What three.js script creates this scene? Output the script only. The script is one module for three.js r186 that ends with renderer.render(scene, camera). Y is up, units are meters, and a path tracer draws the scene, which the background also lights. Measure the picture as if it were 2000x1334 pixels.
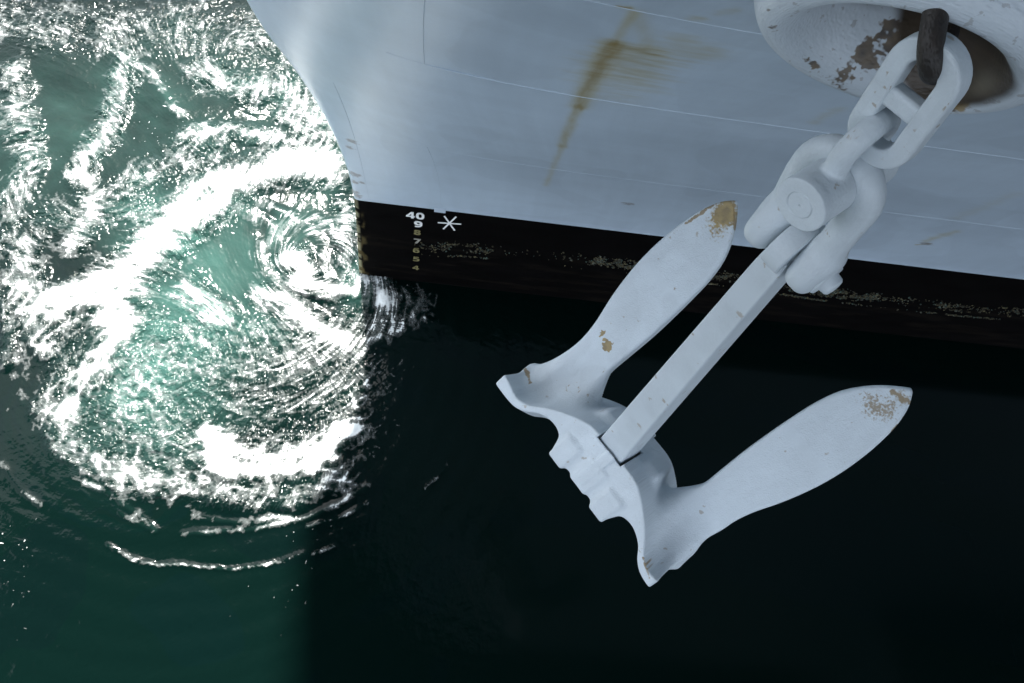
import * as THREE from 'three';
import { FontLoader } from 'three/addons/loaders/FontLoader.js';
import { TextGeometry } from 'three/addons/geometries/TextGeometry.js';
import { RoundedBoxGeometry } from 'three/addons/geometries/RoundedBoxGeometry.js';
import { mergeGeometries } from 'three/addons/utils/BufferGeometryUtils.js';

// ------------------------------------------------------------------ camera, sky, sun, exposure
const V = (x, y, z) => new THREE.Vector3(x, y, z);
const scene = new THREE.Scene();
const CAM_H = 13.34;                                   // metres above the sea
const camera = new THREE.PerspectiveCamera(2 * Math.atan(667 / 1500) * 180 / Math.PI, 1024 / 683, 0.1, 6000);
// the straight-down direction falls just under the lower edge of the photograph
const DOWN = V(796 - 1000, 667 - 1335, -1500).normalize();
const cUp = DOWN.clone().negate(), cZ = V(0, 0, 1).addScaledVector(cUp, -cUp.z).normalize(), cX = new THREE.Vector3().crossVectors(cUp, cZ);
camera.matrixAutoUpdate = true;
camera.position.set(0, CAM_H, 0);
camera.quaternion.setFromRotationMatrix(new THREE.Matrix4().makeBasis(V(cX.x, cUp.x, cZ.x), V(cX.y, cUp.y, cZ.y), V(cX.z, cUp.z, cZ.z)));
camera.updateMatrixWorld(true);

const renderer = new THREE.WebGLRenderer({ antialias: true });
renderer.setSize(1024, 683);
renderer.toneMapping = THREE.LinearToneMapping;
renderer.toneMappingExposure = 3.95;
renderer.shadowMap.enabled = true;

const SUN = V(-0.1961, 0.8387, -0.5081).normalize();
const sun = new THREE.DirectionalLight(new THREE.Color().setRGB(1, 0.96, 0.9), 5);
sun.position.copy(SUN).multiplyScalar(80); sun.castShadow = true; sun.shadow.radius = 7;
sun.shadow.mapSize.set(4096, 4096);
Object.assign(sun.shadow.camera, { left: -60, right: 60, top: 60, bottom: -60, near: 1, far: 200 });
scene.add(sun, sun.target);

// ------------------------------------------------------------------ noise
function rng(seed) { let s = seed >>> 0; return () => { s = (s + 0x6D2B79F5) >>> 0; let t = Math.imul(s ^ (s >>> 15), 1 | s); t = (t + Math.imul(t ^ (t >>> 7), 61 | t)) ^ t; return ((t ^ (t >>> 14)) >>> 0) / 4294967296; }; }
const TAB = new Float32Array(256 * 256); { const r = rng(11); for (let i = 0; i < TAB.length; i++) TAB[i] = r(); }
function noise(x, y) {
  const xi = Math.floor(x), yi = Math.floor(y); let fx = x - xi, fy = y - yi;
  fx = fx * fx * (3 - 2 * fx); fy = fy * fy * (3 - 2 * fy);
  const x0 = xi & 255, x1 = (xi + 1) & 255, y0 = (yi & 255) << 8, y1 = ((yi + 1) & 255) << 8;
  const a = TAB[y0 + x0], b = TAB[y0 + x1], c = TAB[y1 + x0], d = TAB[y1 + x1];
  return a + (b - a) * fx + (c - a) * fy + (a - b - c + d) * fx * fy;
}
function fbm(x, y, n = 4) { let s = 0, a = 0.5, t = 0; for (let i = 0; i < n; i++) { s += a * noise(x, y); t += a; a *= 0.5; const X = x * 1.62 - y * 1.18 + 17.3; y = x * 1.18 + y * 1.62 + 5.1; x = X; } return s / t; }
function ridge(x, y, n = 3) { let s = 0, a = 0.5, t = 0; for (let i = 0; i < n; i++) { s += a * (1 - Math.abs(2 * noise(x, y) - 1)); t += a; a *= 0.55; const X = x * 1.62 - y * 1.18 + 7.3; y = x * 1.18 + y * 1.62 + 9.1; x = X; } return s / t; }
const clamp = (x, a = 0, b = 1) => Math.min(b, Math.max(a, x));
const sstep = (a, b, x) => { const t = clamp((x - a) / (b - a)); return t * t * (3 - 2 * t); };
const lerp = (a, b, t) => a + (b - a) * t;
const table = (T, x) => { if (x <= T[0][0]) return T[0][1]; for (let i = 1; i < T.length; i++) if (x <= T[i][0]) return lerp(T[i - 1][1], T[i][1], sstep(0, 1, (x - T[i - 1][0]) / (T[i][0] - T[i - 1][0])) * 0.5 + 0.5 * (x - T[i - 1][0]) / (T[i][0] - T[i - 1][0])); return T[T.length - 1][1]; };
function segDist(px, py, P) { let m = 1e9; for (let i = 0; i + 1 < P.length; i++) { const ax = P[i][0], ay = P[i][1], bx = P[i + 1][0] - ax, by = P[i + 1][1] - ay; const t = clamp(((px - ax) * bx + (py - ay) * by) / (bx * bx + by * by + 1e-12)); const dx = px - ax - bx * t, dy = py - ay - by * t; m = Math.min(m, dx * dx + dy * dy); } return Math.sqrt(m); }

// sky: clear blue air, brighter round the sun and at the horizon, with thin high cloud
{
  const W = 1024, Hh = 512, d = new Float32Array(W * Hh * 4);
  for (let j = 0; j < Hh; j++) for (let i = 0; i < W; i++) {
    const el = ((j + 0.5) / Hh - 0.5) * Math.PI, az = ((i + 0.5) / W - 0.5) * 2 * Math.PI, y = Math.sin(el), x = Math.cos(el) * Math.cos(az), z = Math.cos(el) * Math.sin(az);
    const g = Math.pow(1 - clamp(y), 2.2), c = x * SUN.x + y * SUN.y + z * SUN.z;
    const halo = 1.5 * Math.exp(-Math.max(0, 1 - c) * 2.2) + 2.2 * Math.exp(-Math.max(0, 1 - c) * 60);
    const px = x / (Math.abs(y) + 0.18), pz = z / (Math.abs(y) + 0.18), cl = sstep(0.5, 0.85, fbm(px * 1.3 + 40, pz * 1.3 + 40, 5)) * 0.35 * clamp(y * 4);
    const k = (j * W + i) * 4, B = [[0.27, 0.68], [0.36, 0.77], [0.52, 0.88]], F = [1, 0.97, 0.92];
    for (let q = 0; q < 3; q++) d[k + q] = y < -0.01 ? [0.02, 0.06, 0.06][q] : (lerp(B[q][0], B[q][1], g) * (1 - cl) + 0.95 * cl + halo * F[q]) * 0.64;
    d[k + 3] = 1;
  }
  const sky = new THREE.DataTexture(d, W, Hh, THREE.RGBAFormat, THREE.FloatType);
  sky.mapping = THREE.EquirectangularReflectionMapping; sky.minFilter = sky.magFilter = THREE.LinearFilter; sky.needsUpdate = true;
  scene.background = sky; scene.environment = sky;
}

// ------------------------------------------------------------------ helpers
const used = {};
function numbered(n) { used[n] = (used[n] ?? -1) + 1; return used[n] ? `${n}_${String(used[n]).padStart(3, '0')}` : n; }
function shade(o) { o.castShadow = o.receiveShadow = true; return o; }
function thing(name, label, category) { const o = new THREE.Group(); o.name = numbered(name); o.userData = { label, category }; scene.add(o); return o; }
function part(name, geo, mat, parent, label) { const m = shade(new THREE.Mesh(geo, mat)); m.name = name; parent.add(m); if (label) m.userData.label = label; return m; }
function gridGeo(nu, nv, f, uvf) {                     // f(i, j) -> Vector3, with smooth normals
  const p = new Float32Array((nu + 1) * (nv + 1) * 3), uv = new Float32Array((nu + 1) * (nv + 1) * 2), ix = [];
  for (let j = 0; j <= nv; j++) for (let i = 0; i <= nu; i++) { const k = j * (nu + 1) + i, q = f(i, j); p[3 * k] = q.x; p[3 * k + 1] = q.y; p[3 * k + 2] = q.z; const w = uvf(i, j, q); uv[2 * k] = w[0]; uv[2 * k + 1] = w[1]; }
  for (let j = 0; j < nv; j++) for (let i = 0; i < nu; i++) { const a = j * (nu + 1) + i; ix.push(a, a + 1, a + nu + 2, a, a + nu + 2, a + nu + 1); }
  const g = new THREE.BufferGeometry(); g.setAttribute('position', new THREE.BufferAttribute(p, 3)); g.setAttribute('uv', new THREE.BufferAttribute(uv, 2)); g.setIndex(ix); g.computeVertexNormals(); return g;
}
function tex(w, h, f, { srgb = false, repeat, float = false } = {}) {  // f(u, v) -> [r, g, b] linear 0..1
  const d = float ? new Float32Array(w * h * 4) : new Uint8Array(w * h * 4);
  const enc = x => { x = clamp(x); return srgb ? 255 * (x <= 0.0031308 ? 12.92 * x : 1.055 * Math.pow(x, 1 / 2.4) - 0.055) : 255 * x; };
  for (let j = 0; j < h; j++) for (let i = 0; i < w; i++) { const c = f((i + 0.5) / w, (j + 0.5) / h, i, j), k = 4 * (j * w + i); for (let q = 0; q < 3; q++) d[k + q] = float ? c[q] : Math.round(enc(c[q])); d[k + 3] = float ? 1 : 255; }
  const t = new THREE.DataTexture(d, w, h, THREE.RGBAFormat, float ? THREE.FloatType : THREE.UnsignedByteType);
  t.magFilter = t.minFilter = THREE.LinearFilter; if (srgb) t.colorSpace = THREE.SRGBColorSpace;
  t.wrapS = t.wrapT = repeat ? THREE.RepeatWrapping : THREE.ClampToEdgeWrapping; t.needsUpdate = true; return t;
}
function ray(px, py) { return V(px - 1000, 667 - py, -1500).applyQuaternion(camera.quaternion); }     // direction of a place of the photograph
function onWater(px, py) { const d = ray(px, py), t = -CAM_H / d.y; return [d.x * t, d.z * t]; }

// ------------------------------------------------------------------ the hull's shape
const P0 = V(-3.17, 0, -6.69), AFT = V(Math.cos(27 * Math.PI / 180), 0, -Math.sin(27 * Math.PI / 180)), LAT = V(-AFT.z, 0, AFT.x);   // stem at the waterline, the ship's axis, starboard
const BETA = 14.9 * Math.PI / 180, BOOT = 2.56, TOP = 14;
const fwd = y => y < 2.4 ? 0.02 * Math.pow(Math.max(0, 2.4 - y), 1.3) * (y > 0 ? 1 : 0.5) : y < 6 ? 0.0543 * Math.pow(y - 2.4, 2) + 0.01 * (y - 2.4) : 0.74 + 0.4 * (1 - Math.exp(-(y - 6) * 0.401 / 0.4)) + 0.03 * (y - 6);
const flare = y => y < BOOT ? 0 : 0.2 * (y - BOOT) + 0.025 * (y - BOOT) * (y - BOOT);
function halfBreadth(s, y) {
  const G = Math.max(0, flare(y) / Math.cos(BETA) - fwd(y) * Math.tan(BETA)), r = 0.06 + 0.03 * Math.max(0, y - BOOT);
  return s * Math.tan(BETA) + G * (1 - Math.exp(-s / 1.0)) + r * Math.sqrt(Math.max(0, 1 - Math.exp(-2 * s / r)));
}
function hullAt(s, y, side = 1) { return P0.clone().addScaledVector(AFT, s - fwd(y)).addScaledVector(LAT, side * halfBreadth(s, y)).setY(y); }
function hullNormal(s, y, side = 1) { const e = 0.01, a = hullAt(s + e, y, side).sub(hullAt(s - Math.min(e, s * 0.5), y, side)), b = hullAt(s, y + e, side).sub(hullAt(s, y - e, side)); return a.cross(b).normalize().multiplyScalar(-side).multiplyScalar(-1); }
function onHull(px, py) {                              // where that line of sight meets the hull: [s, y]
  const d = ray(px, py).normalize(); let t = 3;
  for (let k = 0; k < 4000; k++) { const p = d.clone().multiplyScalar(t); p.y += CAM_H; const r = p.clone().sub(P0), s = r.dot(AFT) + fwd(p.y), b = r.dot(LAT); if (s > 0 && b < halfBreadth(s, p.y)) return [s, p.y]; t += 0.005; if (p.y < -3) break; }
  return [0, 0];
}
const HULL_U = 16, HULL_V = 11;                         // metres that the hull texture covers

// ------------------------------------------------------------------ the ship
const hullPts = list => list.map(([x, y]) => onHull(x, y));
const rustStrokes = [                                  // [places along the run, width in metres, strength]
  [[[1241, 25], [1222, 50], [1200, 85]], 0.04, 0.6], [[[1241, 25], [1256, 55], [1266, 95]], 0.07, 0.3],
  [[[1198, 88], [1184, 110], [1165, 140], [1148, 172], [1132, 208]], 0.085, 1.15], [[[1132, 208], [1115, 245], [1098, 285]], 0.055, 0.75], [[[1098, 285], [1082, 320], [1066, 362]], 0.04, 0.42],
  [[[1196, 90], [1225, 95], [1255, 100], [1272, 104]], 0.11, 0.62], [[[1205, 104], [1235, 110], [1272, 116]], 0.16, 0.5], [[[1185, 128], [1215, 136], [1250, 142]], 0.22, 0.42], [[[1170, 150], [1200, 158], [1240, 165]], 0.25, 0.26], [[[1180, 185], [1215, 192]], 0.2, 0.13],
  [[[1330, 84], [1345, 98], [1365, 104], [1376, 100]], 0.14, 0.36], [[[1320, 122], [1335, 124]], 0.08, 0.22],
  [[[1810, 470], [1840, 460], [1868, 452]], 0.07, 0.5], [[[1870, 425], [1920, 405], [1985, 378]], 0.1, 0.13], [[[1590, 240], [1612, 225], [1640, 212]], 0.06, 0.2],
  [[[1208, 13], [1222, 15], [1231, 15]], 0.022, 1.2], [[[1354, 36], [1370, 37]], 0.04, 0.4], [[[1400, 28], [1435, 20]], 0.04, 0.22], [[[1790, 478], [1815, 476]], 0.02, 0.9],
].map(([p, w, k], i) => [hullPts(p), w, k, i < 5]);
const scuffs = [[688, 276, 0.05], [683, 288, 0.04], [692, 340, 0.06], [698, 383, 0.05], [706, 357, 0.03], [693, 356, 0.04], [690, 372, 0.05], [1228, 398, 0.05], [1810, 476, 0.06]].map(([x, y, r]) => [...onHull(x, y), r]);
const hullMap = tex(2048, 1408, (u, v) => {
  const s = u * HULL_U, y = v * HULL_V;
  const m = fbm(s * 0.9 + 3, y * 1.4 + 8, 5) - 0.5, m2 = fbm(s * 5 + 30, y * 3 + 2, 3) - 0.5, vert = fbm(s * 7 + 60, y * 0.35 + 5, 3) - 0.5, hor = fbm(s * 0.5 + 9, y * 6 + 70, 4) - 0.5, gr = noise(s * 90, y * 90) - 0.5;
  let k = 1 + 0.12 * m + 0.07 * m2 + 0.09 * vert + 0.1 * hor + 0.03 * gr;
  // repainted areas with edges of their own, a tone lighter or darker
  k *= 1 + 0.05 * sstep(0.49, 0.51, fbm(s * 0.35 + 1, y * 0.5 + 20, 2)) - 0.05 * sstep(0.55, 0.57, fbm(s * 0.8 + 80, y * 0.9 + 3, 2));
  let c = [0.44 * k, 0.525 * k, 0.605 * k];
  let r = 0, r2 = 0;
  for (const [P, w, q, run] of rustStrokes) { const g = w * 3.2; if (s < P[0][0] - 4 || s > P[0][0] + 4) continue; const d = segDist(s, y, P) + (run ? (fbm(s * 16 + 7, y * 6 + 9, 3) - 0.5) * w * 0.5 : (fbm(s * 2.2 + 7, y * 20 + 9, 4) - 0.5) * w * 1.5); if (d < g) r += q * Math.exp(-(d * d) / (w * w)) * (run ? 0.5 + 0.7 * fbm(s * 30, y * 8, 3) : 0.2 + 1.4 * fbm(s * 6, y * 30, 5)); }
  for (const [a, b, q] of scuffs) { const d = Math.hypot((s - a) * 0.6, y - b) / q; if (d < 2) r2 = Math.max(r2, sstep(0.75, 0.4, d * 0.4 + 0.7 * (fbm(s * 30, y * 45, 3) - 0.2))); }
  r = 1 - Math.exp(-r * 1.15);
  const o = [0.36, 0.29, 0.08], dk = [0.26, 0.185, 0.04];
  for (let q = 0; q < 3; q++) { c[q] = lerp(c[q], lerp(o[q], dk[q], sstep(0.45, 0.9, r)), r); c[q] = lerp(c[q], [0.16, 0.14, 0.13][q], r2 * 0.7); }
  return c;
}, { srgb: true });
const fine = tex(1024, 1024, (u, v) => { const x = u * 32, y = v * 32; const w = sstep(0, 0.12, Math.min(u, 1 - u, v, 1 - v)); const q = 0.5 + w * (0.7 * (fbm(x, y, 5) - 0.5) + 0.3 * (noise(x * 9, y * 9) - 0.5)); return [q, q, q]; }, { repeat: true });
const hullBump = tex(1024, 704, (u, v) => { const s = u * HULL_U, y = v * HULL_V; const q = 0.5 + 0.5 * (fbm(s * 0.9 + 4, y * 0.9 + 2, 3) - 0.5) + 0.06 * (fbm(s * 14, y * 14, 3) - 0.5); return [q, q, q]; });
const M = {};
M.hull = new THREE.MeshPhysicalMaterial({ map: hullMap, roughness: 0.36, bumpMap: hullBump, bumpScale: 0.03 });
const bootMap = tex(2048, 512, (u, v) => {
  const s = u * HULL_U, y = v * 3.4 - 1; const m = fbm(s * 2, y * 5, 4);
  let c = [0.0022 + 0.002 * m, 0.0021 + 0.0018 * m, 0.0021 + 0.0017 * m];
  const st = sstep(0.5, 0.75, fbm(s * 1.3 + 5, y * 9 + 40, 5)) * sstep(1.75, 1.4, y) * 0.5; c = [c[0] + 0.006 * st, c[1] + 0.0045 * st, c[2] + 0.003 * st];
  const stem = sstep(0.2, 0.06, s + 0.2 * (fbm(s * 9, y * 6, 3) - 0.5)) * sstep(0.45, 0.62, fbm(s * 6 + 3, y * 3 + 3, 4)) * sstep(2.3, 2.0, y); c = [lerp(c[0], 0.07, stem), lerp(c[1], 0.055, stem), lerp(c[2], 0.025, stem)];
  const rim = sstep(0.07, 0.02, s) * sstep(0.4, 0.55, fbm(s * 4 + 9, y * 8, 3)); c = [lerp(c[0], 0.2, rim), lerp(c[1], 0.19, rim), lerp(c[2], 0.12, rim)];
  return c;
}, { srgb: true });
M.boot = new THREE.MeshPhysicalMaterial({ map: bootMap, roughness: 0.85, specularIntensity: 0.03, bumpMap: fine, bumpScale: 0.004 });
M.weld = new THREE.MeshPhysicalMaterial({ color: new THREE.Color().setRGB(0.46, 0.54, 0.62), roughness: 0.42 });
M.white = new THREE.MeshStandardMaterial({ color: new THREE.Color().setRGB(0.8, 0.8, 0.78), roughness: 0.6 });
M.worn = new THREE.MeshStandardMaterial({ color: new THREE.Color().setRGB(0.17, 0.145, 0.06), roughness: 0.8 });
M.wornWhite = new THREE.MeshStandardMaterial({ color: new THREE.Color().setRGB(0.3, 0.28, 0.24), roughness: 0.7 });
M.deck = new THREE.MeshStandardMaterial({ color: new THREE.Color().setRGB(0.05, 0.055, 0.06), roughness: 0.9 });

const ship = thing('warship', 'pale blue-grey warship bow with black boot topping, the anchor hangs off its side', 'ship');
function shell(s0, s1, y0, y1, side, name, mat, ns = 60, nv = 14) {
  const sv = i => { const t = i / ns; return s0 === 0 ? s1 * Math.pow(t, 2.6) : lerp(s0, s1, t); };
  const uvOf = mat === M.boot ? (s, y) => [s / HULL_U, (y + 1) / 3.4] : (s, y) => [s / HULL_U, y / HULL_V];
  const g = gridGeo(ns, nv, (i, j) => hullAt(sv(i), lerp(y0, y1, j / nv), side), (i, j) => uvOf(sv(i), lerp(y0, y1, j / nv)));
  const n = g.attributes.normal;                      // normals of the whole hull, so that plates meet without a crease
  for (let j = 0; j <= nv; j++) for (let i = 0; i <= ns; i++) { const q = hullNormal(Math.max(sv(i), 2e-4), lerp(y0, y1, j / nv), side); n.setXYZ(j * (ns + 1) + i, q.x, q.y, q.z); }
  if (side < 0) { const a = g.index.array; for (let k = 0; k < a.length; k += 3) { const t = a[k]; a[k] = a[k + 1]; a[k + 1] = t; } }
  return part(name, g, mat, ship);
}
const END = 70, Y_B = 4.82, Y_A = 7.36, Y_C = 9.4;
const sV1 = onHull(858, 360)[0], sV2 = onHull(826, 65)[0];
shell(0, END, -3, BOOT, 1, 'boot_topping', M.boot, 160, 24);
for (const [y0, y1, cut] of [[BOOT, Y_B, sV1], [Y_B, Y_A, 0], [Y_A, Y_C, sV2], [Y_C, TOP, 0]]) {
  if (cut) { shell(0, cut, y0, y1, 1, 'shell_plate', M.hull, 60, 16); shell(cut, END, y0, y1, 1, 'shell_plate', M.hull, 90, 16); } else shell(0, END, y0, y1, 1, 'shell_plate', M.hull, 150, 20);
}
shell(0, END, -3, TOP, -1, 'port_side', M.hull, 80, 40);
{ // the deck, the sides above it and the stretched flight deck over it, plus an added block, all out of frame: they shade the anchor and the sea
  const edge = []; for (let i = 0; i <= 60; i++) edge.push(hullAt(END * Math.pow(i / 60, 2.2), TOP, 1)); for (let i = 60; i > 0; i--) edge.push(hullAt(END * Math.pow(i / 60, 2.2), TOP, -1));
  const sh = new THREE.Shape(edge.map(p => new THREE.Vector2(p.x, -p.z))); const g = new THREE.ExtrudeGeometry(sh, { depth: 0.12, bevelEnabled: false }); g.rotateX(-Math.PI / 2); g.translate(0, TOP + 0.003, 0); part('forecastle_deck', g, M.deck, ship);
  const place = (s0, s1, l0, l1, y, h) => { const b = new THREE.BoxGeometry(s1 - s0, h, l1 - l0); const c = P0.clone().addScaledVector(AFT, (s0 + s1) / 2).addScaledVector(LAT, (l0 + l1) / 2).setY(y + h / 2); b.rotateY(27 * Math.PI / 180); b.translate(c.x, c.y, c.z); return b; };
  part('superstructure', place(14, 62, -9, 7, TOP + 0.13, 4.5), M.hull, ship);
  part('aft_sky_blocker', place(15, 50, 3, 21, 11.5, 7.1), M.hull, ship);  // added, unseen block that cuts off sky light from aft
  part('stretched_flight_deck', place(-17, 66, -3, 22, 18.7, 1.1), M.deck, ship);  // unseen deck, stretched forward so that the water reflects something dark
  const cap = []; for (let j = 0; j <= 20; j++) cap.push([lerp(-3, TOP, j / 20)]);
  part('after_bulkhead', gridGeo(1, 20, (i, j) => hullAt(END, lerp(-3, TOP, j / 20), i ? 1 : -1), (i, j) => [i, j]), M.hull, ship);
}
function weldTube(list, r, name = 'weld_seam') {        // list of [s, y] on the starboard side
  const c = new THREE.CatmullRomCurve3(list.map(([s, y]) => hullAt(s, y).addScaledVector(hullNormal(Math.max(s, 0.01), y), -r * 0.35)));
  return part(name, new THREE.TubeGeometry(c, Math.max(8, list.length * 2), r, 6, false), M.weld, ship);
}
const along = (y, s0, s1, n = 40) => Array.from({ length: n + 1 }, (_, i) => [lerp(s0, s1, i / n), y + 0.008 * (noise(i * 0.7, y) - 0.5)]);
weldTube(along(Y_B, onHull(880, 308)[0], 18), 0.005); weldTube(along(Y_A, onHull(762, 130)[0], 16), 0.007); weldTube(along(Y_C, 0.5, 14), 0.007);
weldTube([0, 1, 2, 3, 4, 5, 6].map(k => [sV1, lerp(BOOT, Y_B, k / 6)]), 0.004); weldTube([0, 1, 2, 3, 4, 5, 6].map(k => [sV2, lerp(Y_A, Y_C, k / 6)]), 0.008);
weldTube([[650, 160], [668, 200], [690, 262], [708, 330], [720, 386]].map(([x, y]) => onHull(x, y)), 0.003);

// writing and marks on the hull, flat on its surface
function onSurface(s, y, lift = 0) {
  const n = hullNormal(s, y), p = hullAt(s, y).addScaledVector(n, lift), t = hullAt(s + 0.02, y).sub(hullAt(s - 0.02, y)).normalize(), up = new THREE.Vector3().crossVectors(n, t).normalize();
  return new THREE.Matrix4().makeBasis(t, up, n).setPosition(p);
}
const font = await new FontLoader().loadAsync('fonts/droid/droid_sans_bold.typeface.json');
function digits(text, px, py, mat, h = 0.2) {
  const g = new TextGeometry(text, { font, size: h, depth: 0.012, curveSegments: 6 }); g.computeBoundingBox(); const b = g.boundingBox; g.translate(-(b.min.x + b.max.x) / 2, -(b.min.y + b.max.y) / 2, 0); g.scale(text.length > 1 ? 1.15 : 1.2, 1, 1);
  const [s, y] = onHull(px, py); g.applyMatrix4(onSurface(s, y, 0.002)); part('draft_mark', g, mat, ship, text === '40' ? 'white numerals 40, topmost draft mark' : undefined);
}
digits('40', 811, 420, M.white, 0.18); digits('9', 817, 437, M.white, 0.175); digits('8', 815, 453, M.worn, 0.15); digits('7', 815, 470, M.wornWhite, 0.15); digits('6', 813, 488, M.worn, 0.15); digits('5', 813, 505, M.worn, 0.15); digits('4', 812, 522, M.worn, 0.14);
{
  const bars = []; const [s, y] = onHull(878, 435);
  const place = (a, b) => { const A = onHull(...a), B = onHull(...b), pa = hullAt(...A), pb = hullAt(...B), n = hullNormal(s, y), d = pb.clone().sub(pa), L = d.length(); d.normalize(); const g = new RoundedBoxGeometry(L, 0.03, 0.014, 2, 0.006); g.applyMatrix4(new THREE.Matrix4().makeBasis(d, new THREE.Vector3().crossVectors(n, d).normalize(), n).setPosition(pa.add(pb).multiplyScalar(0.5).addScaledVector(n, 0.006 + bars.length * 0.003))); bars.push(g); };
  place([855, 434], [901, 437]); place([868, 421], [888, 449]); place([891, 422], [866, 446]);
  part('thruster_mark', mergeGeometries(bars.map(b => b.index ? b.toNonIndexed() : b)), M.white, ship, 'white six-pointed star painted on the black band');
  const A = onHull(848, 404), B = onHull(871, 410); const g = new RoundedBoxGeometry(Math.abs(B[0] - A[0]), 0.16, 0.016, 2, 0.006); g.applyMatrix4(onSurface((A[0] + B[0]) / 2, BOOT + 0.005, 0.004)); part('paint_patch', g, M.weld, ship, 'pale patch that cuts into the black band');
}
{ // marine growth in a ragged band under the numerals
  const R = rng(5), tuft = new THREE.IcosahedronGeometry(1, 0), N = 4200, im = new THREE.InstancedMesh(tuft, new THREE.MeshStandardMaterial({ roughness: 0.95, color: 0xffffff }), N), m = new THREE.Matrix4(), q = new THREE.Quaternion(), col = new THREE.Color(); let k = 0;
  const rows = [[845, 482], [900, 482], [960, 487], [1050, 495], [1150, 508], [1240, 517], [1420, 540], [1630, 572], [1800, 592], [2000, 612]].map(([x, y]) => onHull(x, y));
  for (let tries = 0; tries < 50000 && k < N; tries++) {
    const s = 0.9 + R() * 15, yc = table(rows, Math.max(rows[0][0], s)), low = R() < 0.12, y = yc + (low ? -0.34 + 0.05 * R() : (R() + R() - 1) * 0.2);
    const dens = sstep(0.4, 0.68, fbm(s * 0.7 + 11, y * 1.2 + 3, 3)) * sstep(0.36, 0.6, fbm(s * 6 + 3, y * 9, 3)) * sstep(1.0, 2.6, s) + 0.015; if (R() > dens) continue;
    const p = hullAt(s, y).addScaledVector(hullNormal(s, y), 0.004), z = 0.008 + 0.016 * R() * R(); q.setFromAxisAngle(V(R() - 0.5, R() - 0.5, R() - 0.5).normalize(), R() * 6);
    m.compose(p, q, V(z * (1 + R()), z, z)); im.setMatrixAt(k, m); const t = R(), b = 0.1 + 0.6 * R() * R(); im.setColorAt(k, t < 0.65 ? col.setRGB(0.17 * b, 0.145 * b, 0.07 * b) : t < 0.85 ? col.setRGB(0.13 * b, 0.2 * b, 0.16 * b) : col.setRGB(0.22 * b, 0.23 * b, 0.17 * b)); k++;
  }
  im.count = k; im.name = 'marine_growth'; im.userData.kind = 'stuff'; shade(im); ship.add(im);
}

const BOL_TILT = 0.547, BOL_FWD = 0.26, BOL_AT = [-0.318, 4.967, -0.457], BOL_SIZE = 1;
// ------------------------------------------------------------------ the anchor and its chain
// frame of the anchor: x along the crown pin, y straight up, z towards the open sea; 1 unit = 1.15 m
const UNIT = 1.15, PHI = -0.6622, TAU = -0.8;
const aA = V(Math.cos(PHI), 0, -Math.sin(PHI)), aN = V(-aA.z, 0, aA.x);
const aO = V(1.1384, -7.2, -2.219).multiplyScalar(UNIT).add(V(0, CAM_H, 0));
const aBasis = new THREE.Matrix4().makeBasis(aA, V(0, 1, 0), aN);
function hang(o) { o.position.copy(aO); o.quaternion.setFromRotationMatrix(aBasis); o.scale.setScalar(UNIT); o.updateMatrixWorld(true); return o; }

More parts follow.
